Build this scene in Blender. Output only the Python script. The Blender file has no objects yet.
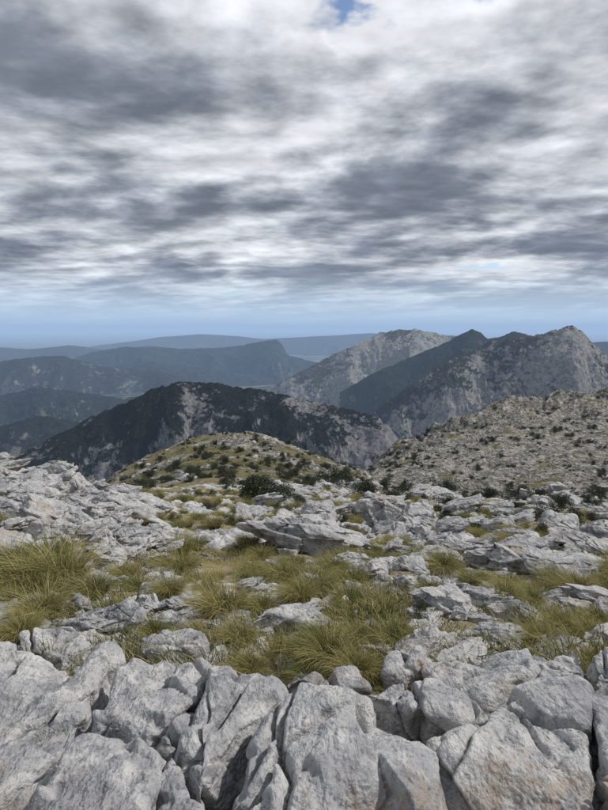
import bpy, math, numpy as np
from mathutils import Vector, Matrix, Euler
R=np.random.RandomState(7)
sc=bpy.context.scene
sc.view_settings.view_transform='Standard'; sc.view_settings.look='None'; sc.view_settings.exposure=0
# ---------------------------------------------------------------- helpers
FPX=590.0; PITCH=math.radians(7.44); CP,SP=math.cos(PITCH),math.sin(PITCH)
def slope(v):
    Y=(405-np.asarray(v,float))/FPX
    return (-SP+Y*CP)/(CP+Y*SP)
def kx(u,v=400):
    Y=(405-v)/FPX
    return (np.asarray(u,float)-304)/FPX/(CP+Y*SP)
ang=np.arange(256)/256*2*np.pi
G2=np.stack([np.cos(ang),np.sin(ang)],1)
g3=np.random.RandomState(3).normal(size=(256,3)); G3=g3/np.linalg.norm(g3,axis=1)[:,None]
def _h(ix,iy,iz,seed):
    with np.errstate(over='ignore'):
        h=(ix.astype(np.int64)*374761393+iy.astype(np.int64)*668265263+(iz.astype(np.int64)*2147483647 if iz is not None else 0)+seed*974711)&0xffffffff
        h=((h^(h>>13))*1274126177)&0xffffffff
        h=h^(h>>16)
    return h&255
def fade(t): return t*t*t*(t*(t*6-15)+10)
def p2(x,y,seed=0):
    x0=np.floor(x);y0=np.floor(y);fx=x-x0;fy=y-y0;u=fade(fx);w=fade(fy)
    def c(a,b):
        g=G2[_h(x0+a,y0+b,None,seed)]
        return g[...,0]*(fx-a)+g[...,1]*(fy-b)
    a=c(0,0);b=c(1,0);d=c(0,1);e=c(1,1)
    return ((a+(b-a)*u)+((d+(e-d)*u)-(a+(b-a)*u))*w)*1.45
def p3(P,seed=0):
    x,y,z=P[:,0],P[:,1],P[:,2]
    x0=np.floor(x);y0=np.floor(y);z0=np.floor(z);fx=x-x0;fy=y-y0;fz=z-z0
    u=fade(fx);v=fade(fy);w=fade(fz)
    def c(a,b,d):
        g=G3[_h(x0+a,y0+b,z0+d,seed)]
        return g[:,0]*(fx-a)+g[:,1]*(fy-b)+g[:,2]*(fz-d)
    def l(a,b,t): return a+(b-a)*t
    return l(l(l(c(0,0,0),c(1,0,0),u),l(c(0,1,0),c(1,1,0),u),v),l(l(c(0,0,1),c(1,0,1),u),l(c(0,1,1),c(1,1,1),u),v),w)*1.6
def fbm2(x,y,o,seed=0,g=.5):
    s=0;a=1
    for i in range(o): s=s+a*p2(x*2**i,y*2**i,seed+i*17);a*=g
    return s
def billow2(x,y,o,seed=0,g=.5):
    s=0;a=1;t=0
    for i in range(o): s=s+a*np.sqrt(np.abs(p2(x*2**i,y*2**i,seed+i*19))+.004);t+=a;a*=g
    return s/t
def ridg2(x,y,o,seed=0,g=.5):
    s=0;a=1;w=1
    for i in range(o):
        n=1-np.abs(p2(x*2**i+i*3.1,y*2**i,seed+i*13));n=n*n
        s=s+a*n*w;w=np.clip(n*1.4,0,1);a*=g
    return s/1.6
def sst(a,b,x):
    t=np.clip((x-a)/(b-a),0,1);return t*t*(3-2*t)
def mesh(name,V,F,mat=None,attrs=None):
    me=bpy.data.meshes.new(name);F=np.asarray(F,np.int32);k=F.shape[1]
    me.vertices.add(len(V));me.vertices.foreach_set('co',np.asarray(V,np.float32).ravel())
    me.loops.add(F.size);me.loops.foreach_set('vertex_index',F.ravel())
    me.polygons.add(len(F));me.polygons.foreach_set('loop_start',np.arange(0,F.size,k,dtype=np.int32))
    me.update(calc_edges=True)
    me.polygons.foreach_set('use_smooth',np.ones(len(F),bool))
    if attrs:
        for n,a in attrs.items():
            at=me.attributes.new(n,'FLOAT','POINT');at.data.foreach_set('value',np.asarray(a,np.float32).ravel())
    if mat: me.materials.append(mat)
    return me
def obj(name,data,parent=None,mw=None):
    o=bpy.data.objects.new(name,data);sc.collection.objects.link(o)
    if parent: o.parent=parent
    if mw is not None: o.matrix_world=mw
    return o
def gridF(nr,nc):
    i=np.arange(nr-1)[:,None]*nc+np.arange(nc-1)[None,:]
    return np.stack([i,i+1,i+nc+1,i+nc],-1).reshape(-1,4)
# ---------------------------------------------------------------- node helper
class NT:
    def __init__(s,nt): s.nt=nt;s.n=nt.nodes;s.l=nt.links;s.n.clear()
    def new(s,t,**kw):
        n=s.n.new(t)
        for k,v in kw.items(): setattr(n,k,v)
        return n
    def put(s,sock,v):
        if isinstance(v,bpy.types.NodeSocket): s.l.new(v,sock)
        elif v is not None:
            if sock.type=='RGBA' and len(v)==3: v=(*v,1)
            sock.default_value=v
    def m(s,op,a,b=None,c=None,clamp=False):
        n=s.new('ShaderNodeMath',operation=op,use_clamp=clamp)
        for i,x in enumerate((a,b,c)):
            if x is not None: s.put(n.inputs[i],x)
        return n.outputs[0]
    def mix(s,f,a,b,bt='MIX'):
        n=s.new('ShaderNodeMix',data_type='RGBA',blend_type=bt)
        s.put(n.inputs[0],f);s.put(n.inputs[6],a);s.put(n.inputs[7],b);return n.outputs[2]
    def ss(s,x,a,b,lo=0.,hi=1.):
        n=s.new('ShaderNodeMapRange',interpolation_type='SMOOTHSTEP')
        s.put(n.inputs[0],x);s.put(n.inputs[1],a);s.put(n.inputs[2],b);s.put(n.inputs[3],lo);s.put(n.inputs[4],hi);return n.outputs[0]
    def noise(s,vec,scale,det=6.,rough=.55,dist=0.):
        n=s.new('ShaderNodeTexNoise');s.put(n.inputs['Vector'],vec)
        n.inputs['Scale'].default_value=scale;n.inputs['Detail'].default_value=det;n.inputs['Roughness'].default_value=rough;n.inputs['Distortion'].default_value=dist
        return n.outputs[0]
    def map(s,vec,sc=(1,1,1),rot=(0,0,0),loc=(0,0,0)):
        n=s.new('ShaderNodeMapping');s.put(n.inputs[0],vec);n.inputs[1].default_value=loc;n.inputs[2].default_value=rot;n.inputs[3].default_value=sc;return n.outputs[0]
    def bump(s,h,dist,st=1.,nrm=None):
        n=s.new('ShaderNodeBump');s.put(n.inputs['Height'],h);n.inputs['Distance'].default_value=dist;s.put(n.inputs['Strength'],st)
        if nrm: s.put(n.inputs['Normal'],nrm)
        return n.outputs[0]
    def bsdf(s,col,rough=.9,nrm=None,spec=.2):
        b=s.new('ShaderNodeBsdfPrincipled');s.put(b.inputs['Base Color'],col);s.put(b.inputs['Roughness'],rough)
        b.inputs['Specular IOR Level'].default_value=spec
        if nrm: s.put(b.inputs['Normal'],nrm)
        return b.outputs[0]
    def out(s,sh,vol=None):
        o=s.new('ShaderNodeOutputMaterial')
        if sh: s.l.new(sh,o.inputs[0])
        if vol: s.l.new(vol,o.inputs[1])
def newmat(n):
    m=bpy.data.materials.new(n);m.use_nodes=True;return m,NT(m.node_tree)
def rockcol(t,P,k=.92):
    s=lambda c:tuple(x*k for x in c)
    base=t.mix(t.ss(t.noise(P,1.3,4.,.6),.35,.65),s((.31,.31,.325)),s((.47,.465,.46)))
    base=t.mix(t.ss(t.noise(P,7.,5.,.7),.42,.66,0.,.8),base,s((.60,.59,.575)))
    st=t.noise(t.map(P,(3.2,3.2,1.0),loc=(5,2,1)),2.2,6.,.74)
    base=t.mix(t.ss(st,.50,.66,0.,.8),base,s((.16,.165,.18)))
    base=t.mix(t.ss(t.noise(P,32.,3.,.75),.55,.70,0.,.7),base,s((.13,.13,.135)))
    br=t.m('MULTIPLY',t.ss(t.noise(t.map(P,loc=(3.7,9.1,2.2)),1.25,3.,.55),.57,.68),t.ss(t.noise(P,9.,3.,.65),.35,.6))
    base=t.mix(t.m('MULTIPLY',br,.6),base,s((.34,.255,.18)))
    return base
rock_mat,t=newmat('limestone')
g=t.new('ShaderNodeNewGeometry');P=g.outputs['Position']
col=rockcol(t,P)
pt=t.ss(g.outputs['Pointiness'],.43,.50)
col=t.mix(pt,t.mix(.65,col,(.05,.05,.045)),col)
h=t.m('ADD',t.noise(P,14.,6.,.7),t.m('MULTIPLY',t.m('ABSOLUTE',t.m('SUBTRACT',t.noise(t.map(P,(1,.4,1.),rot=(0,0,.5)),9.,4.,.6),.5)),2.2))
nb=t.bump(h,.032,.9)
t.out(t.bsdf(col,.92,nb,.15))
# ground
ground_mat,t=newmat('ground_soil_and_rock')
P=t.new('ShaderNodeNewGeometry').outputs['Position']
ra=t.new('ShaderNodeAttribute',attribute_name='rock').outputs['Fac']
fa=t.new('ShaderNodeAttribute',attribute_name='afar').outputs['Fac']
soil=t.mix(t.ss(t.noise(P,3.,5.,.65),.35,.65),(.12,.10,.06),(.25,.215,.145))
soil=t.mix(t.ss(t.noise(P,22.,4.,.7),.54,.61),soil,(.38,.37,.34))
grs=t.mix(t.ss(t.noise(P,.35,5.,.7),.4,.6),(.125,.11,.045),(.24,.205,.09))
lo=t.mix(t.ss(t.noise(P,1.1,5.,.65),.40,.54),grs,soil)
yl=t.mix(t.ss(t.noise(P,.07,8.,.75),.40,.6),(.205,.185,.08),(.33,.295,.17))
lo=t.mix(fa,lo,yl)
lo=t.mix(t.m('MULTIPLY',fa,t.ss(t.noise(P,.33,7.,.8),.53,.61)),lo,(.06,.062,.035))
rc=rockcol(t,P)
rf=t.mix(t.ss(t.noise(P,.12,8.,.8),.36,.60),(.27,.26,.235),(.56,.53,.48))
cr=t.m('ABSOLUTE',t.m('SUBTRACT',t.noise(t.map(P,(1.,.35,1.),rot=(0,0,.6)),.22,6.,.7,.5),.5))
rf=t.mix(t.ss(cr,.004,.03,.85,0.),rf,(.07,.07,.055))
rf=t.mix(t.ss(t.noise(P,.5,7.,.85),.51,.58,0.,.9),rf,(.085,.085,.055))
rc=t.mix(fa,rc,rf)
f=t.ss(t.m('ADD',ra,t.m('MULTIPLY',t.m('SUBTRACT',t.noise(P,2.2,7.,.8),.5),.9)),.38,.56)
ff=t.ss(t.m('ADD',ra,t.m('MULTIPLY',t.m('SUBTRACT',t.noise(P,.28,8.,.85),.5),2.0)),.36,.48)
fm=t.new('ShaderNodeMix',data_type='FLOAT');t.put(fm.inputs[0],fa);t.put(fm.inputs[2],f);t.put(fm.inputs[3],ff)
col=t.mix(fm.outputs[0],lo,rc)
va=t.new('ShaderNodeAttribute',attribute_name='valley').outputs['Fac']
vc=t.mix(t.ss(t.noise(P,.0016,9.,.75),.44,.60),(.03,.034,.028),(.16,.155,.115))
col=t.mix(va,col,vc)
nb=t.bump(t.m('ADD',t.m('MULTIPLY',t.noise(P,8.,5.,.7),.03),t.m('MULTIPLY',t.m('ADD',t.m('MULTIPLY',t.noise(P,.45,8.,.8),1.9),t.ss(cr,.0,.06,0.,.8)),fa)),1.,1.)
t.out(t.bsdf(col,.95,nb,.1))
def mountmat(name,rock,veg,thr,sc1,bumpd,dark=.4):
    m,t=newmat(name)
    g=t.new('ShaderNodeNewGeometry');P=g.outputs['Position']
    bi=t.new('ShaderNodeAttribute',attribute_name='bias').outputs['Fac']
    nz=t.new('ShaderNodeSeparateXYZ');t.put(nz.inputs[0],g.outputs['Normal'])
    big=t.noise(P,sc1*.15,4.,.6);n1=t.noise(P,sc1,9.,.84)
    v=t.m('ADD',t.m('MULTIPLY',big,1.0),n1);v=t.m('ADD',v,bi)
    v=t.m('ADD',v,t.m('MULTIPLY',t.m('SUBTRACT',.8,nz.outputs[2]),.5))
    f=t.ss(v,thr,thr+.12)
    n2=t.noise(P,sc1*2.3,7.,.8)
    rk=t.mix(t.ss(n2,.38,.60),tuple(c*dark for c in rock),rock)
    vg=t.mix(t.ss(n2,.40,.62),veg,tuple(c*2.2 for c in veg))
    col=t.mix(f,vg,rk)
    t.out(t.bsdf(col,.95,t.bump(t.m('ADD',n1,t.m('MULTIPLY',n2,.5)),bumpd,1.),.05));return m
# ---------------------------------------------------------------- ground height
US=np.linspace(-260,870,300)
LY=np.linspace(math.log(.25),math.log(140000),520)
rows=[]
for y,z in [(.25,-1.66),(1,-1.68),(2,-1.75),(2.6,-1.85),(3.2,-2.0)]: rows.append((y,np.full(300,z)))
def rv(y,pts):
    a=np.array(pts,float);v=np.interp(US,a[:,0],a[:,1]);rows.append((y,slope(v)*y))
rv(4,[(0,632),(300,632),(608,634)])
rv(5,[(0,604),(200,606),(608,606)])
rv(7,[(-60,545),(0,556),(90,566),(170,578),(300,576),(608,578)])
rv(9,[(-60,505),(0,515),(80,528),(150,548),(210,557),(608,560)])
rv(12,[(-60,468),(0,478),(70,490),(130,512),(190,537),(608,542)])
rv(16,[(-60,460),(0,469),(60,477),(110,492),(170,515),(230,521),(608,530)])
rv(21,[(-60,468),(0,472),(60,479),(110,490),(170,501),(230,507),(608,518)])
rv(30,[(0,486),(60,486),(110,490),(200,495),(400,500),(608,510)])
rv(46,[(0,520),(100,495),(200,487),(300,487),(400,492),(608,503)])
rv(70,[(0,560),(60,520),(105,496),(200,480),(300,484),(400,497),(608,506)])
rv(110,[(0,590),(60,530),(105,488),(200,464),(300,472),(400,495),(500,500),(608,497)])
rv(160,[(0,610),(60,540),(105,479),(150,462),(200,449),(250,448),(300,458),(400,490),(500,480),(608,468)])
rv(215,[(0,640),(60,560),(105,474),(130,461),(180,438),(215,431),(250,424),(270,430),(300,444),(340,460),(380,474),(430,462),(500,450),(608,442)])
rv(290,[(0,650),(60,620),(105,540),(200,500),(300,490),(360,478),(400,458),(440,446),(500,432),(608,425)])
rv(370,[(0,650),(105,600),(250,560),(340,520),(365,474),(378,451),(400,437),(440,420),(480,408),(500,406),(608,406)])
rv(450,[(0,650),(250,600),(360,540),(400,500),(450,450),(500,400),(530,394),(570,389),(608,387),(700,383)])
rv(560,[(0,640),(300,600),(400,560),(500,480),(608,440),(700,420)])
rv(900,[(0,570),(700,570)])
for y,z in [(1500,-610),(3000,-760),(6000,-900),(12000,-1010),(25000,-1060),(60000,-1080),(140000,-1085)]: rows.append((y,np.full(300,float(z))))
RY=np.log([r[0] for r in rows]);RZ=np.array([r[1] for r in rows])
T=np.array([np.interp(LY,RY,RZ[:,i]) for i in range(300)]).T
kern=np.exp(-.5*(np.arange(-6,7)/2.2)**2);kern/=kern.sum()
def smooth(A,ax): return np.apply_along_axis(lambda a:np.convolve(np.pad(a,6,mode='edge'),kern,'valid'),ax,A)
T=smooth(T,0);T=smooth(T,1)
def baseZ(x,y):
    ye=np.maximum(np.maximum(np.abs(y),np.abs(x)/.93),.26)
    u=304+FPX*(x/ye)*.985
    a=np.clip((u-US[0])/(US[1]-US[0]),0,298.999);b=np.clip((np.log(ye)-LY[0])/(LY[1]-LY[0]),0,518.999)
    i=a.astype(int);j=b.astype(int);fa_=a-i;fb=b-j
    return (T[j,i]*(1-fa_)+T[j,i+1]*fa_)*(1-fb)+(T[j+1,i]*(1-fa_)+T[j+1,i+1]*fa_)*fb,ye,u
def groundZ(x,y,full=False):
    x=np.asarray(x,float);y=np.asarray(y,float)
    z,ye,u=baseZ(x,y)
    near=1-sst(40,90,ye);mid=sst(30,80,ye)*(1-sst(700,1500,ye));far=sst(1500,4000,ye)
    n=fbm2(x/2.3+9,y/2.3,4,5,.6)
    bias=-.03+.50*np.exp(-(((u-70)/95)**2+((np.log(ye)-math.log(11))/.42)**2))-.25*np.exp(-(((u-260)/120)**2+((np.log(ye)-math.log(6))/.35)**2))+.12*sst(18,30,ye)*sst(200,330,u)
    rk=sst(-.05,.30,n+bias)
    nf=fbm2(x/16,y/22,5,25,.65)
    crest=np.exp(-(((u-250)/40)**2+((ye-205)/26)**2))
    bf=.60*sst(330,420,u)+.65*crest+.20*sst(230,330,u)-.05*np.exp(-(((u-190)/60)**2+((ye-150)/60)**2))
    rkf=sst(-.25,.45,nf+bf-.05)
    rock=rk*near+rkf*(1-near)
    wx=x+.25*p2(x*1.3,y*1.3,91);wy=y+.25*p2(x*1.3,y*1.3,92)
    crag=billow2(wx*.8,wy*.5,5,31,.5)
    z=z+near*(.10*fbm2(x/1.9,y/1.9,4,1,.55)*sst(1,5,ye)+rk*(crag-.42)*.62*sst(2.5,6,ye))
    m=(mid>0)
    if np.any(m):
        xm,ym=x[m],y[m];rt=sst(230,420,ye[m])*sst(350,420,u[m])
        z[m]+=mid[m]*(1.2*fbm2(xm/26,ym/26,4,41,.5)+rkf[m]*(billow2(xm/8,ym/7,5,51,.6)-.45)*(2.6+4.5*rt)+rt*17*(ridg2((xm+ym*.5)/55,(ym-xm*.2)/120,5,57,.5)-.75)*(1-.5*sst(420,460,ye[m])))
    m=far>0
    if np.any(m):
        xm,ym=x[m],y[m]
        z[m]+=far[m]*(60*fbm2(xm/2600,ym/2600,6,61,.5)+20)*(1-.75*sst(12000,26000,ye[m]))
    if full:
        afar=sst(45,110,ye);val=sst(650,1100,ye)
        return z,rock,afar,val,ye
    return z
az=np.concatenate([np.linspace(-180,-46,60,endpoint=False),np.linspace(-46,-34,60,endpoint=False),np.linspace(-34,34,820,endpoint=False),np.linspace(34,46,60,endpoint=False),np.linspace(46,180,61)])
az=np.radians(az)
rr=np.concatenate([np.linspace(.02,1.4,12,endpoint=False),np.exp(np.linspace(math.log(1.4),math.log(950),1000,endpoint=False)),np.exp(np.linspace(math.log(950),math.log(135000),200))])
RR,AA=np.meshgrid(rr,az,indexing='ij')
X=(RR*np.sin(AA)).ravel();Y=(RR*np.cos(AA)).ravel()
Z,rock,afar,val,ye=groundZ(X,Y,True)
obj('ground',mesh('ground',np.stack([X,Y,Z],1),gridF(len(rr),len(az)),ground_mat,{'rock':rock,'afar':afar,'valley':val}))
def hit(u,v):
    """where the line of sight of a surveyed feature meets the terrain"""
    k=float(kx(u,v));s=float(slope(v));ys=np.exp(np.linspace(math.log(1.5),math.log(700),1000))
    z=groundZ(ys*k,ys);w=np.nonzero(z>=s*ys)[0]
    i=w[0] if len(w) else len(ys)-1
    return ys[i]*k,ys[i],z[i]
# ---------------------------------------------------------------- mountains
def mountain(name,crest,y0,Df,Db,sf,sb,amp,wav,mat,nk=520,seed=0,jag=1.,bias=None):
    c=np.array(crest,float);u=np.linspace(c[0,0],c[-1,0],nk)
    v=np.interp(u,c[:,0],c[:,1])
    ks=np.exp(-.5*(np.arange(-6,7)/1.8)**2);ks/=ks.sum();v=np.convolve(np.pad(v,6,mode='edge'),ks,'valid')
    k=kx(u,350)
    yc=y0*(1+.05*p2(k*5+seed,k*0+.3,seed+5)+.02*p2(k*19,k*0+.7,seed+6))
    zc=slope(v)*yc
    q=np.concatenate([-np.linspace(1,0,250,endpoint=False)**1.3,np.linspace(0,1,60)**1.5])
    dy=np.where(q<0,q*Df,q*Db)[:,None]
    Yy=yc[None,:]+dy;Xx=k[None,:]*Yy
    d=np.abs(dy)*np.ones_like(Yy);D=np.where(dy<0,Df,Db)
    s=np.where(dy<0,sf,sb)
    h=zc[None,:]-s*d*(1.12-.3*d/D)
    wx=Xx+wav*.35*p2(Xx/wav,Yy/wav,seed+70)+wav*.1*p2(Xx/wav*4,Yy/wav*4,seed+75);wy=Yy+wav*.35*p2(Xx/wav,Yy/wav,seed+71)
    g=ridg2(wx/wav+.35*wy/wav,wy/(wav*2.4),7,seed,.5)
    ramp=sst(0,.38,d/D)
    h=h-amp*(1-g)*(ramp*1.5+.06)-amp*.10*ramp
    h=h+amp*.15*jag*(billow2(Xx/(wav*.25),Yy/(wav*.25),5,seed+40,.55)-.45)*(.40+.9*ramp)+amp*.06*jag*fbm2(Xx/(wav*.12),Yy/(wav*.12),4,seed+44,.6)*(.5+.5*ramp)
    V=np.stack([Xx,Yy,h],-1).reshape(-1,3)
    b=np.zeros(nk) if bias is None else np.interp(u,[p[0] for p in bias],[p[1] for p in bias])
    b=np.broadcast_to(b[None,:],Xx.shape)
    return obj(name,mesh(name,V,gridF(len(q),nk),mat,{'bias':b}))
mm_far=mountmat('far_forest_cloud_shade',(.15,.148,.14),(.020,.024,.023),1.20,.004,70)  # far rock and forest colours lowered in place of cloud shadow
mm_forest=mountmat('maquis_cloud_shade',(.24,.235,.21),(.016,.019,.017),1.11,.009,30)  # scrub colour, darkened to stand for cloud shadow on the slopes
mm_dark=mountmat('maquis_limestone_cloud_shade',(.31,.31,.315),(.012,.014,.012),1.06,.030,12)  # maquis and rock, with cloud shadow put into the darker scrub colour
mm_rock=mountmat('limestone_slope',(.38,.375,.355),(.040,.042,.036),.96,.012,26,.5)
mm_rock2=mountmat('limestone_slope_near',(.38,.37,.35),(.025,.027,.023),.99,.018,18)
mountain('distant_hills',[(60,352),(100,345),(135,341),(160,337),(200,334),(240,336),(262,339),(300,337),(340,335),(370,333),(400,335),(440,338),(480,345)],25000,4500,3000,.22,.3,350,2600,mm_far,seed=1,jag=.25)
mountain('distant_hills',[(-200,352),(-100,347),(-20,346),(30,349),(70,345),(110,350),(150,345),(190,350),(230,352),(280,358)],17000,3500,2500,.22,.3,330,1900,mm_far,seed=31,jag=.3)
mountain('mountain',[(30,372),(60,362),(90,352),(130,346),(180,348),(215,348),(240,345),(262,341),(277,339),(283,345),(288,355),(310,360),(340,370),(380,385)],12500,3200,2000,.33,.4,440,1300,mm_far,seed=2,jag=.5)
mountain('mountain',[(60,376),(100,368),(150,362),(190,366),(230,372),(260,376),(300,384)],10500,2200,1500,.25,.3,300,900,mm_far,seed=12,jag=.6)
mountain('mountain',[(-160,352),(-60,360),(0,361),(30,357),(60,355),(90,362),(120,368),(150,370),(175,374),(200,383),(240,400)],8800,2800,2000,.30,.3,400,1000,mm_forest,seed=3,jag=.7)
mountain('mountain',[(-200,372),(-80,382),(0,394),(40,386),(80,392),(120,398),(150,393),(180,402),(240,420)],5600,2300,1500,.30,.3,340,700,mm_forest,seed=4,jag=.8,bias=[(-200,.06),(240,.03)])
mountain('mountain',[(-200,400),(-80,412),(0,424),(40,414),(80,422),(110,414),(150,424),(240,450)],3600,1700,1000,.32,.3,250,500,mm_forest,seed=14,jag=.8,bias=[(-200,.06),(240,.0)])
mountain('mountain',[(560,360),(575,350),(590,342),(608,341),(640,346),(700,350),(800,365)],10500,2600,2000,.35,.3,260,1300,mm_far,seed=5,jag=.5,nk=200)
mountain('mountain',[(235,400),(270,386),(300,372),(330,355),(355,344),(375,334),(395,329),(415,328),(435,332),(460,336),(500,342),(560,350),(620,365)],6400,2600,1600,.40,.5,440,800,mm_rock,nk=700,seed=6,jag=.8,bias=[(235,-.1),(330,-.02),(420,.03)])
mountain('mountain',[(340,392),(370,374),(400,362),(430,348),(450,340),(463,332),(472,328),(480,332),(488,338),(500,336),(515,331),(530,335),(560,352),(600,372)],5300,1900,1200,.42,.5,320,650,mm_forest,seed=7,jag=.6,bias=[(340,-.1),(500,-.08)])
mountain('mountain',[(360,420),(385,402),(410,386),(430,372),(450,360),(470,350),(485,342),(500,338),(515,339),(530,335),(545,332),(560,328),(573,326),(582,330),(590,339),(600,348),(608,356),(640,362),(700,372),(800,400)],3600,1700,1100,.47,.6,440,580,mm_rock2,nk=800,seed=8,jag=.8,bias=[(360,-.10),(450,-.03),(520,.04),(600,.0)])
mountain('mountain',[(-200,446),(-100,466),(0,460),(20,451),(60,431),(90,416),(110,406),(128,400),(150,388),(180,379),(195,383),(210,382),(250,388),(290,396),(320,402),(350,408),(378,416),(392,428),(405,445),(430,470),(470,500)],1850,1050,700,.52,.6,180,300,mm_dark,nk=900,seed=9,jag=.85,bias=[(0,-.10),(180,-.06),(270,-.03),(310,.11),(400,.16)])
# ---------------------------------------------------------------- rocks
def cubesphere(N):
    a=np.arange(N+1);A,B=np.meshgrid(a,a,indexing='ij');A=A.ravel();B=B.ravel();Vs=[];Fs=[]
    for ax in range(3):
        for s in (0,N):
            c=np.zeros(((N+1)**2,3),int);c[:,ax]=s;c[:,(ax+1)%3]=A;c[:,(ax+2)%3]=B
            f=gridF(N+1,N+1)
            if s==0: f=f[:, ::-1]
            Fs.append(f[:,::-1]+len(Vs)*(N+1)**2);Vs.append(c)
    V=np.concatenate(Vs);F=np.concatenate(Fs)
    key=V[:,0]*(N+1)**2+V[:,1]*(N+1)+V[:,2]
    _,idx,inv=np.unique(key,return_index=True,return_inverse=True)
    V=V[idx]/N*2-1;F=inv.reshape(-1)[F]
    V=np.tan(V*np.pi/4)
    return V,F
CS={}
def rockgeo(N,ns,ds,ext,p,center,seed,amp=1.,fine=True,grain=.5,ncr=3,facet=.03,ncell=60,gsc=.16,rough=1.):
    if N not in CS: CS[N]=cubesphere(N)
    V,F=CS[N]
    d=V*np.asarray(ext);d/=np.linalg.norm(d,axis=1)[:,None]
    ns=np.asarray(ns,float);ns/=np.linalg.norm(ns,axis=1)[:,None];ds=np.asarray(ds,float)
    q=np.maximum(d@ns.T/ds,0);S=(q**p).sum(1);r=S**(-1/p)
    P=d*r[:,None]
    w=q**(p-1)/ds;nn=w@ns;nn/=np.linalg.norm(nn,axis=1)[:,None]+1e-9
    Wd=P+np.asarray(center);rs=np.random.RandomState(seed+999)
    c,s_=math.cos(grain),math.sin(grain)
    Q=np.stack([Wd[:,0]*c+Wd[:,1]*s_,-Wd[:,0]*s_+Wd[:,1]*c,Wd[:,2]],1)
    St=Q*np.array([1,.35,.8])
    e=.034*p3(Wd*2.2,seed)+.022*p3(Wd*5,seed+1)
    cells=P[rs.randint(len(P),size=ncell)];wp=P+.02*np.stack([p3(Wd*9,seed+20),p3(Wd*9,seed+21),p3(Wd*9,seed+22)],1)
    D2=((wp**2).sum(1)[:,None]-2*wp@cells.T+(cells**2).sum(1)[None,:])
    gr=rs.normal(size=(ncell,3))*gsc;off=rs.uniform(-facet,facet*.4,ncell)
    wt=np.exp(-(D2-D2.min(1)[:,None])/.0012)
    val_=off[None,:]+(P@gr.T-(cells*gr).sum(1)[None,:])
    e=e+(wt*val_).sum(1)/wt.sum(1)
    e+=rough*(.016*np.abs(p3(St*11,seed+2))-.007)
    e+=rough*.010*p3(Wd*17,seed+3)
    for i in range(ncr):
        th=rs.normal(0,.35) if rs.rand()<.75 else rs.normal(1.5,.4)
        n=np.array([math.cos(th),math.sin(th),rs.normal(0,.25)]);n/=np.linalg.norm(n)
        o=rs.uniform(-.6,.6)*np.abs(P@n).max()
        Pq=Q-Q.mean(0);dd=Pq@n-o+.06*p3(Wd*2.6,seed+50+i)+.015*p3(Wd*13,seed+60+i)
        wdt=.012*(1+.7*p3(Wd*4,seed+55+i));fadec=sst(-.35,.1,p3(Wd*1.7,seed+57+i))
        e-=.055*fadec*np.exp(-(dd/wdt)**2)
    if fine:
        e+=rough*(.006*np.abs(p3(Wd*38,seed+6))+.003*p3(Wd*80,seed+7))
    return P+nn*(e*amp)[:,None],F
# --- foreground limestone outcrop : jointed blocks
outcrop=obj('limestone_outcrop',None)
def block(pts,zt,seed,th=.6,tilt=(0,0),N=120,p=24,inset=.07,amp=1.,extra=(),grow=1.06,ncr=3):
    pl=[]
    for (u,v) in pts:
        s=float(slope(v));y=zt/s;pl.append((float(kx(u,v))*y,y))
    pl=np.array(pl);a=0
    for i in range(len(pl)):
        x1,y1=pl[i];x2,y2=pl[(i+1)%len(pl)];a+=x1*y2-x2*y1
    if a<0: pl=pl[::-1]
    c=pl.mean(0);pl=c+(pl-c)*grow;C=np.array([c[0],c[1],zt-th*.5])
    ns=[];ds=[]
    rs=np.random.RandomState(seed)
    for i in range(len(pl)):
        e=pl[(i+1)%len(pl)]-pl[i];n=np.array([e[1],-e[0]])/np.linalg.norm(e)
        dd=n@(pl[i]-c)
        n3=np.array([n[0],n[1],inset+rs.uniform(-.05,.12)]);n3/=np.linalg.norm(n3)
        ns.append(n3);ds.append(max(.03,n3@np.array([n[0]*dd,n[1]*dd,th*.45])))
        n3=np.array([n[0],n[1],1.+rs.uniform(-.4,.8)]);n3/=np.linalg.norm(n3)
        ns.append(n3);ds.append(max(.03,(n3@np.array([n[0]*dd,n[1]*dd,th*.5]))*rs.uniform(.92,.99)))
    n3=np.array([tilt[0],tilt[1],1.]);n3/=np.linalg.norm(n3);ns.append(n3);ds.append(th*.5)
    n3=np.array([tilt[0]+rs.uniform(-.25,.25),tilt[1]+rs.uniform(-.2,.3),1.]);n3/=np.linalg.norm(n3);ns.append(n3);ds.append(th*.5)
    for ex in extra:
        n3=np.array(ex[:3],float);n3/=np.linalg.norm(n3);ns.append(n3);ds.append(ex[3])
    ns.append(np.array([0,0,-1.]));ds.append(th*.7)
    ext=(np.ptp(pl[:,0])/2,np.ptp(pl[:,1])/2,th*.5)
    P,F=rockgeo(N,ns,ds,ext,p,C,seed,amp,grain=-.55,ncr=ncr,ncell=30,facet=.022,gsc=.14,rough=.8)
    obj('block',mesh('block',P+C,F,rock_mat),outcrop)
block([(-60,635),(30,640),(62,660),(45,690),(-10,725),(-80,760)],-1.60,11,th=.6,tilt=(.12,.05))
block([(62,668),(98,640),(122,662),(100,700),(60,755),(30,815),(-60,870),(-100,790),(-10,722)],-1.56,12,th=.7,tilt=(.16,.0),N=140)
block([(120,662),(160,644),(214,655),(200,690),(170,740),(110,722),(84,716)],-1.53,13,th=.7,tilt=(.08,.10),N=140)
block([(82,722),(120,720),(166,742),(150,790),(120,860),(20,860),(46,780)],-1.47,14,th=.8,tilt=(.10,.05),N=140)
block([(170,745),(205,800),(225,860),(120,860),(150,785)],-1.50,15,th=.6,tilt=(-.1,.0),N=100)
block([(218,656),(292,668),(262,702),(246,738),(216,792),(176,738),(200,690)],-1.48,16,th=.7,tilt=(.14,.05),N=140)
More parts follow.
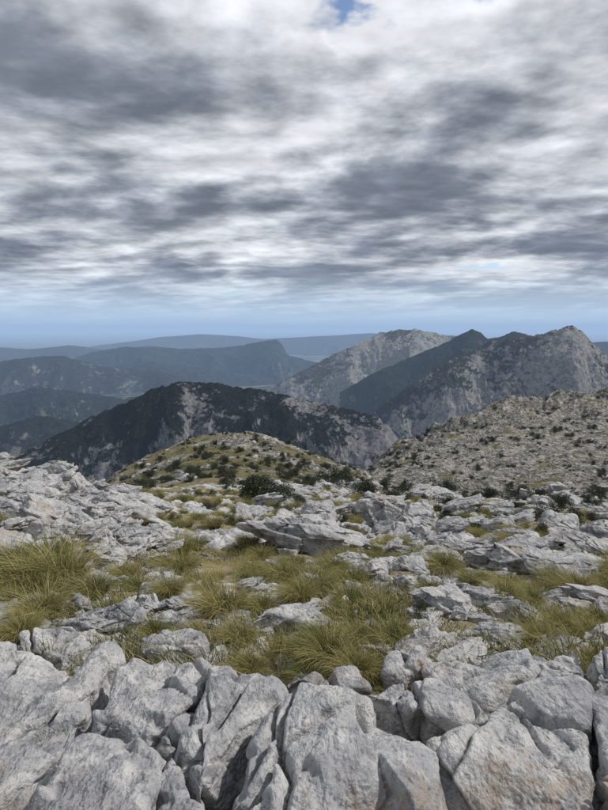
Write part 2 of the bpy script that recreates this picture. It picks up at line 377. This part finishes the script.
block([(262,700),(300,668),(355,684),(425,704),(466,742),(455,775),(380,805),(330,860),(205,870),(218,790),(244,735)],-1.38,17,th=1.0,tilt=(-.06,.08),N=180,inset=.15,extra=[(.1,-1,1.0,.47),(-.5,-.8,.7,.50)],ncr=5)
block([(362,682),(392,672),(440,673),(490,704),(470,726),(415,706)],-1.66,18,th=.4,tilt=(0,.05))
block([(425,654),(500,648),(545,660),(530,680),(486,700),(430,676)],-1.78,19,th=.5,tilt=(0,.1))
block([(484,700),(538,668),(582,672),(590,720),(604,770),(600,860),(500,860),(466,800),(450,755)],-1.47,20,th=.9,tilt=(-.1,.10),N=160,extra=[(-.6,-.6,.8,.45)],ncr=4)
block([(586,684),(640,668),(720,700),(720,870),(608,870),(598,760)],-1.48,21,th=.8,tilt=(.1,.1))
block([(385,795),(450,775),(500,800),(500,870),(380,870)],-1.58,22,th=.6,tilt=(.1,-.2),N=100)
block([(320,800),(395,795),(400,860),(310,870)],-1.70,23,th=.5,N=80)
block([(430,735),(470,720),(490,760),(450,790),(425,770)],-1.68,27,th=.5,N=80)
block([(140,628),(185,622),(205,642),(165,650),(135,645)],-1.94,24,th=.3,N=80)
block([(380,652),(420,640),(430,662),(390,670)],-1.84,25,th=.3,N=80)
block([(530,655),(575,645),(590,668),(540,676)],-1.76,26,th=.4,N=80)
block([(590,650),(640,640),(650,668),(600,674)],-1.80,28,th=.4,N=80)
block([(20,628),(70,622),(95,640),(60,655),(20,645)],-1.92,29,th=.4,N=80)
block([(290,672),(345,668),(370,682),(330,690)],-1.72,30,th=.35,N=80)
def proto(seed,N,fine=True,flat=.55):
    rs=np.random.RandomState(seed);n=rs.normal(size=(15,3));n/=np.linalg.norm(n,axis=1)[:,None]
    d=rs.uniform(.62,1.,15);e=np.array([1,rs.uniform(.6,.85),flat*rs.uniform(.8,1.3)])
    P,F=rockgeo(N,n,d,(1,1,1),22,(seed*3.1,0,0),seed,1.7,fine,ncr=3,ncell=40 if N>20 else 10,facet=.05,rough=.8)
    return P*e*.5,F
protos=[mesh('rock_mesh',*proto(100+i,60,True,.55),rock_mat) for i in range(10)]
rocks=obj('limestone_rocks',None)
RK=[]
def putrock(x,y,w,z=None,sink=.18,i=None,up=0.):
    if z is None: z=float(groundZ(np.array([x]),np.array([y]))[0])
    mw=Matrix.Translation((x,y,z+w*(.16-sink*.5+up)))@Euler((R.uniform(-.3,.3),R.uniform(-.3,.3),R.uniform(-.9,.9)+(math.pi if R.rand()<.5 else 0))).to_matrix().to_4x4()@Matrix.Diagonal((w*R.uniform(.85,1.3),w*R.uniform(.7,1.1),w*R.uniform(.6,1.1),1))
    obj('rock',protos[R.randint(10) if i is None else i],rocks,mw);RK.append((x,y,w))
for u,v,w in [(325,552,85),(293,535,50),(345,568,34),(445,612,70),(475,607,60),(505,620,44),(425,620,30),(272,632,58),(312,634,34),(390,531,60),(375,575,34),(355,580,22),(488,568,66),(520,560,50),(540,552,40),(585,553,54),(560,578,62),(592,604,58),(574,610,34),(602,650,50),
    (120,625,50),(150,612,34),(95,630,40),(75,612,30),(190,618,24),(170,600,22),(415,572,30),(440,548,40),(455,555,30),(400,585,20),(495,532,36),(250,588,24),(235,622,30),(470,660,50),(440,652,50),(405,660,40),(556,655,46),(500,645,40),(380,655,30),(590,570,40),(320,520,40),(345,515,34),(290,495,28),(420,520,40),(460,515,36),(540,520,40),(385,508,30),(560,535,44),(600,540,40),(250,520,30)]:
    x,y,z=hit(u,v);putrock(x,y,w*y/FPX*1.15,z,up=.06)
def cluster(uc,vc,su,sv,n,w0,w1,ang=0.):
    for _ in range(n):
        a,b=R.uniform(-1,1),R.uniform(-1,1);u=uc+a*su;v=vc+b*sv+a*su*ang
        x,y,z=hit(u,v)
        w=(w0+(w1-w0)*R.rand()**2.6);putrock(x,y,w*y/FPX,z)
cluster(70,510,75,34,110,12,62,.28)
cluster(130,560,45,32,70,10,40,.1)
cluster(15,484,30,12,24,14,40)
cluster(125,615,65,16,50,6,30)
cluster(430,503,180,14,130,6,32)
cluster(500,545,110,26,90,6,42)
cluster(340,535,90,22,60,6,38)
cluster(300,492,60,7,30,6,16)
cluster(540,590,70,30,60,6,36)
cluster(460,615,60,16,40,6,32)
cluster(300,600,150,40,80,5,26)
cluster(520,655,90,14,50,8,34)
cluster(300,660,300,14,60,6,28)
cluster(430,580,170,40,80,5,26)
lowp=[proto(200+i,5,False,.7) for i in range(5)]
Vs=[];Fs=[];off=0
def addlow(x,y,z,w):
    global off
    P,F=lowp[R.randint(5)];a=R.uniform(0,6.28);c,s=math.cos(a),math.sin(a)
    Q=P*np.array([w,w*R.uniform(.7,1.1),w*R.uniform(.6,1.1)])
    Q=np.stack([Q[:,0]*c-Q[:,1]*s+x,Q[:,0]*s+Q[:,1]*c+y,Q[:,2]+z+w*.02],1)
    Vs.append(Q);Fs.append(F+off);off+=len(P)
n=3500;yy=np.exp(R.uniform(math.log(3),math.log(40),n));kk=R.uniform(-.8,.8,n);xx=kk*yy
zz,rk_,_,_,_=groundZ(xx,yy,True)
for i in range(n):
    if rk_[i]+.12>R.rand()*.5: addlow(xx[i],yy[i],zz[i],(.03+.13*R.rand()**2)*(1+yy[i]/25))
n=5000;yy=R.uniform(50,470,n);kk=R.uniform(-.4,.75,n);xx=kk*yy
zz,rk_,_,_,_=groundZ(xx,yy,True)
for i in range(n):
    if rk_[i]>R.rand()*.8 and (yy[i]<240 or R.rand()<.45): addlow(xx[i],yy[i],zz[i]-.1,(.4+1.9*R.rand()**3)*(1 if yy[i]<250 else 1.2))
obj('scattered_stones',mesh('scattered_stones',np.concatenate(Vs),np.concatenate(Fs),rock_mat))
# ---------------------------------------------------------------- grass
def grassmat(name,root_shade,mid,tip,green):
    m,t=newmat(name)
    a=t.new('ShaderNodeAttribute',attribute_name='along').outputs['Fac'];r=t.new('ShaderNodeAttribute',attribute_name='rnd').outputs['Fac']
    oi=t.new('ShaderNodeObjectInfo').outputs['Random']
    c=t.mix(t.ss(a,0.05,.5),root_shade,mid);c=t.mix(t.ss(a,.5,1.),c,tip)  # dark foot of each blade paints the shade at the tussock base
    c2=t.mix(t.ss(a,.0,.8),tuple(x*.3 for x in green),green)  # green blades carry the same painted base shade
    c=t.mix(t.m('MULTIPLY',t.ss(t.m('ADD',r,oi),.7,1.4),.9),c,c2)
    c=t.mix(t.m('MULTIPLY',t.ss(r,.85,.89),t.ss(a,.05,.4)),c,(.50,.42,.25))
    b=t.new('ShaderNodeBsdfDiffuse');t.put(b.inputs[0],c)
    tr=t.new('ShaderNodeBsdfTranslucent');t.put(tr.inputs[0],c)
    mx=t.new('ShaderNodeMixShader');mx.inputs[0].default_value=.3;t.l.new(b.outputs[0],mx.inputs[1]);t.l.new(tr.outputs[0],mx.inputs[2]);t.out(mx.outputs[0]);return m
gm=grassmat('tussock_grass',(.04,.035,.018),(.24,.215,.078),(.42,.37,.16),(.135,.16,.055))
def tuft(seed,nb,L0,L1,rad,wd,segs=5,droop=1.,spread=.75):
    rs=np.random.RandomState(seed)
    ph=rs.uniform(0,2*np.pi,nb);rb=rad*np.sqrt(rs.rand(nb));L=rs.uniform(L0,L1,nb)
    pb=ph+rs.normal(0,.6,nb)
    ox,oy=np.cos(ph),np.sin(ph);lean=rs.uniform(.08,spread,nb)
    wind=np.array([-.16,-.05])
    t_=np.linspace(0,1,segs+1)[None,:]
    out=(lean[:,None]*t_+droop*rs.uniform(.2,.6,nb)[:,None]*t_**2.2)*L[:,None]
    up=(t_*rs.uniform(.8,1.05,nb)[:,None]-droop*rs.uniform(.25,.85,nb)[:,None]*t_**2.4)*L[:,None]
    x=(rb*np.cos(pb))[:,None]+ox[:,None]*out+wind[0]*t_**2*L[:,None];y=(rb*np.sin(pb))[:,None]+oy[:,None]*out+wind[1]*t_**2*L[:,None]
    wv=rs.normal(0,.012,(nb,1))*np.sin(t_*6+rs.uniform(0,6,(nb,1)));x=x+wv
    side=np.stack([-oy,ox],1);w=wd*(1-.85*t_**1.5)*.5
    a=rs.normal(0,.8,nb);sx=side[:,0]*np.cos(a);sy=side[:,1]*np.cos(a);sz=np.sin(a)
    A=np.stack([x+sx[:,None]*w,y+sy[:,None]*w,up+sz[:,None]*w],-1);B=np.stack([x-sx[:,None]*w,y-sy[:,None]*w,up-sz[:,None]*w],-1)
    V=np.stack([A,B],2).reshape(-1,3)
    b=(np.arange(nb)*(segs+1)*2)[:,None]+(np.arange(segs)*2)[None,:]
    F=np.stack([b,b+1,b+3,b+2],-1).reshape(-1,4)
    al=np.repeat(np.broadcast_to(t_,(nb,segs+1)).reshape(-1),2);rn=np.repeat(rs.rand(nb),(segs+1)*2)
    V[:,2]-=.02
    return mesh('tussock_mesh',V,F,gm,{'along':al,'rnd':rn})
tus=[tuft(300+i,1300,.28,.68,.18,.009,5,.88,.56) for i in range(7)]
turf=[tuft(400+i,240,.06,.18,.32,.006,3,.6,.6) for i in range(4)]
grass=obj('grass_tussocks',None)
TG=[]
def putgrass(x,y,s,kind=tus,z=None,sz=1.):
    if z is None: z=float(groundZ(np.array([x]),np.array([y]))[0])
    mw=Matrix.Translation((x,y,z))@Euler((R.uniform(-.12,.12),R.uniform(-.12,.12),R.uniform(-.7,.7))).to_matrix().to_4x4()@Matrix.Diagonal((s,s,s*sz,1))
    obj('tussock',kind[R.randint(len(kind))],grass,mw)
    if kind is tus: TG.append((x,y,s))
for u,v,w in [(60,590,120),(25,592,105),(95,596,70),(12,572,78),(50,570,90),(20,642,85),(60,648,40),(178,576,72),(172,598,58),(208,594,46),(182,554,44),(225,618,90),(262,612,56),(300,604,66),(240,646,62),(330,664,105),(358,678,80),(290,658,56),(358,645,66),(250,674,60),
   (345,564,40),(375,556,34),(350,606,56),(395,646,66),(385,616,48),(540,646,66),(567,634,74),(592,640,56),(505,604,64),(532,604,44),(600,670,56),(575,678,42),(470,588,42),(430,594,40),(295,568,40),(250,548,38),(215,528,36),(400,548,30),(560,563,30),(310,684,60),(420,646,46),(190,640,42),(325,622,40)]:
    x,y,z=hit(u,v);putgrass(x,y,w*y/FPX/1.2,tus,z,R.uniform(1.,1.25))
n=6000;yy=np.exp(R.uniform(math.log(3.6),math.log(42),n));xx=R.uniform(-.85,.85,n)*yy
zz,rk_,_,_,ye=groundZ(xx,yy,True);gn=fbm2(xx/2.2,yy/2.2,3,77)
cnt=0
RKa=np.array(RK)
for i in range(n):
    if rk_[i]<.4 and gn[i]>-.20+.12*(xx[i]/yy[i]>.15):
        s=R.uniform(.26,.66)*(1 if yy[i]<20 else 1.15)
        dd=np.hypot(RKa[:,0]-xx[i],RKa[:,1]-yy[i])-RKa[:,2]*.5-.18*s
        if dd[RKa[:,2]>.20].min()<0 : continue
        ta=np.array(TG);d2=np.hypot(ta[:,0]-xx[i],ta[:,1]-yy[i])-.56*(ta[:,2]+s)
        if d2.min()<0: continue
        putgrass(xx[i],yy[i],s,tus,zz[i],R.uniform(.9,1.3));cnt+=1
print('tussocks',cnt)
n=800;yy=np.exp(R.uniform(math.log(3.0),math.log(30),n));xx=R.uniform(-.85,.85,n)*yy
zz,rk_,_,_,ye=groundZ(xx,yy,True)
for i in range(n):
    if rk_[i]<.5: putgrass(xx[i],yy[i],R.uniform(.5,1.2),turf,zz[i]);cnt+=1
print('grass',cnt,'rocks',len(RK))
# ---------------------------------------------------------------- shrubs
sm,t=newmat('shrub_leaves')
r=t.new('ShaderNodeAttribute',attribute_name='rnd').outputs['Fac']
c=t.mix(r,(.016,.022,.010),(.052,.062,.026));t.out(t.bsdf(c,.6,None,.3))
def shrub(seed):
    rs=np.random.RandomState(seed);n=4200
    cl=rs.normal(size=(18,3))*np.array([.25,.25,.12])+np.array([0,0,.28]);j=rs.randint(18,size=n)
    d=rs.normal(size=(n,3));d/=np.linalg.norm(d,axis=1)[:,None];P=cl[j]+d*(.20*rs.rand(n)**.4)[:,None]*np.array([1,1,.85])
    P[:,2]=np.abs(P[:,2]);a=rs.normal(size=(n,3));a/=np.linalg.norm(a,axis=1)[:,None];b=np.cross(a,rs.normal(size=(n,3)));b/=np.linalg.norm(b,axis=1)[:,None]
    l=rs.uniform(.014,.030,n)[:,None]
    V=np.stack([P-a*l,P+b*l*.5,P+a*l,P-b*l*.5],1).reshape(-1,3)
    return mesh('shrub_mesh',V,np.arange(4*n).reshape(-1,4),sm,{'rnd':np.repeat(rs.rand(18)[j]*.6+.4*rs.rand(n),4)})
shr=[shrub(i) for i in range(4)]
shrubs=obj('shrubs',None)
def putshrub(x,y,w,z=None,tall=None):
    if z is None: z=float(groundZ(np.array([x]),np.array([y]))[0])
    obj('shrub',shr[R.randint(4)],shrubs,Matrix.Translation((x,y,z-.04*w))@Euler((0,0,R.uniform(0,6))).to_matrix().to_4x4()@Matrix.Diagonal((w,w,w*(tall or R.uniform(.7,1.05)),1)))
for u,v,w in [(175,473,15),(224,464,12),(262,500,34),(275,501,26),(250,498,20),(330,484,22),(345,482,19),(365,496,24),(398,500,20),(548,524,26),(517,500,19),(447,492,17),(452,512,22),(490,498,17),(560,508,18),(590,510,18),(405,492,14),(280,547,22),(305,532,18),(420,618,24),(600,498,16),(575,522,18),(500,520,14),(470,500,15),(385,490,15),(310,486,14),(540,500,14),(200,455,8),(160,462,8),(240,452,8),(285,458,8),(300,468,9),(190,482,10),(225,484,10),(215,445,6),(265,445,6),(140,470,8)]:
    x,y,z=hit(u,v);putshrub(x,y,w*y/FPX*1.2,z,R.uniform(1.,1.25))
n=150;yy=np.exp(R.uniform(math.log(13),math.log(50),n));xx=R.uniform(-.25,.75,n)*yy;zz=groundZ(xx,yy)
for i in range(n): putshrub(xx[i],yy[i],R.uniform(.25,.75),zz[i])
n=2100;yy=R.uniform(55,470,n);xx=R.uniform(-.4,.75,n)*yy;zz=groundZ(xx,yy)
for i in range(n):
    putshrub(xx[i],yy[i],(.6+2.9*R.rand()**2.4)*(1.35 if yy[i]>230 else .8),zz[i])
# ---------------------------------------------------------------- haze (glowing, absorbing box; scattered daylight put in as emission)
bpy.ops.mesh.primitive_cube_add(size=1,location=(0,0,-550));hz=bpy.context.object;hz.name='haze';hz.scale=(300000,300000,2100)
m,t=newmat('haze_glow');SIG=2.9e-5
ab=t.new('ShaderNodeVolumeAbsorption');ab.inputs[0].default_value=(0,0,0,1);ab.inputs[1].default_value=SIG
em=t.new('ShaderNodeEmission');em.inputs[0].default_value=(.35,.49,.72,1);em.inputs[1].default_value=SIG
ad=t.new('ShaderNodeAddShader');t.l.new(ab.outputs[0],ad.inputs[0]);t.l.new(em.outputs[0],ad.inputs[1]);t.out(None,ad.outputs[0])
hz.data.materials.append(m)
# ---------------------------------------------------------------- sun + sky
SUN=Vector((.78,.16,.86)).normalized()
el=math.asin(SUN.z);rot=math.atan2(SUN.x,SUN.y)
L=bpy.data.lights.new('sun','SUN');L.energy=3.4;L.angle=math.radians(2.);L.color=(1,.965,.91)
lo_=obj('sun',L);lo_.rotation_euler=SUN.to_track_quat('Z','Y').to_euler()
w=bpy.data.worlds.new('World');sc.world=w;w.use_nodes=True;t=NT(w.node_tree)
sky=t.new('ShaderNodeTexSky',sky_type='NISHITA',sun_disc=False);sky.sun_elevation=el;sky.sun_rotation=rot;sky.altitude=1000
tc=t.new('ShaderNodeTexCoord').outputs['Generated'];sp=t.new('ShaderNodeSeparateXYZ');t.put(sp.inputs[0],tc)
zc=t.m('ADD',t.m('MAXIMUM',sp.outputs[2],0.),.115)
px=t.m('DIVIDE',sp.outputs[0],zc);py=t.m('DIVIDE',sp.outputs[1],zc)
N=3
skc=t.new('ShaderNodeVectorMath',operation='SCALE');t.put(skc.inputs[0],sky.outputs[0]);skc.inputs['Scale'].default_value=.14
cur=skc.outputs[0]
def vecat(hh,zo,ox=0.,oy=0.):
    cb=t.new('ShaderNodeCombineXYZ');t.put(cb.inputs[0],t.m('MULTIPLY_ADD',px,hh,61.3+ox));t.put(cb.inputs[1],t.m('MULTIPLY_ADD',py,hh*1.1,24.5+oy));cb.inputs[2].default_value=zo
    return cb.outputs[0]
def fieldn(hh,zo,ox=0.,oy=0.,det=6.):
    v=vecat(hh,zo,ox,oy);return v,t.noise(v,.95,det,.55,.12)
bv=vecat(1.,0.)
bigm=t.m('MULTIPLY',t.m('SUBTRACT',t.noise(bv,.5,1.,.5),.5),.32)
def billow(v,sc_,det):   # rounded cauliflower lumps with dark creases
    return t.m('ABSOLUTE',t.m('SUBTRACT',t.noise(v,sc_,det,.52,.1),.5))
for i in reversed(range(N)):
    tt=i/(N-1);hh=1+.42*tt
    v,n=fieldn(hh,tt*.25,det=7.)
    bl=billow(v,2.3,4.)
    dn=t.m('ADD',t.m('ADD',n,bigm),t.m('MULTIPLY',t.m('SUBTRACT',bl,.09),.40))
    th=.325+.20*tt
    a=t.ss(dn,th,th+.055)
    if i==0:
        vo=vecat(hh,0.,.10,.09)
        n2=t.noise(vo,.95,7.,.55,.12)
        rel=t.m('ADD',t.m('SUBTRACT',n2,n),t.m('MULTIPLY',t.m('SUBTRACT',bl,.09),.9))
        thick=t.ss(t.m('SUBTRACT',dn,t.m('MULTIPLY',rel,.4)),th+.02,th+.33)
        c0=t.mix(thick,(.78,.80,.84),(.205,.23,.285))
        gain=t.m('ADD',1.,t.m('MULTIPLY',rel,2.1))
        gain=t.m('MINIMUM',t.m('MAXIMUM',gain,.68),1.4)
        sv=t.new('ShaderNodeVectorMath',operation='SCALE');t.put(sv.inputs[0],c0);t.put(sv.inputs['Scale'],gain)
        cur=t.mix(a,cur,sv.outputs[0])
    else:
        thick=t.ss(dn,th+.02,th+.30)
        top=tuple((1-tt)*x+tt*y for x,y in zip((.68,.70,.76),(.98,.98,1.0)))
        bot=tuple((1-tt)*x+tt*y for x,y in zip((.20,.22,.27),(.60,.62,.68)))
        cur=t.mix(a,cur,t.mix(thick,top,bot))
hzf=t.ss(sp.outputs[2],.01,.11,.90,0.)
cur=t.mix(hzf,cur,(.55,.69,.84))
bg=t.new('ShaderNodeBackground');t.put(bg.inputs[0],cur);bg.inputs[1].default_value=1.
o=t.new('ShaderNodeOutputWorld');t.l.new(bg.outputs[0],o.inputs[0])
# ---------------------------------------------------------------- camera
cd=bpy.data.cameras.new('camera');cam=obj('camera',cd);cam.location=(0,0,0);cam.rotation_euler=(math.pi/2-PITCH,0,0)
cd.sensor_fit='VERTICAL';cd.sensor_height=36;cd.lens=FPX/810*36;cd.clip_start=.05;cd.clip_end=400000
sc.camera=cam
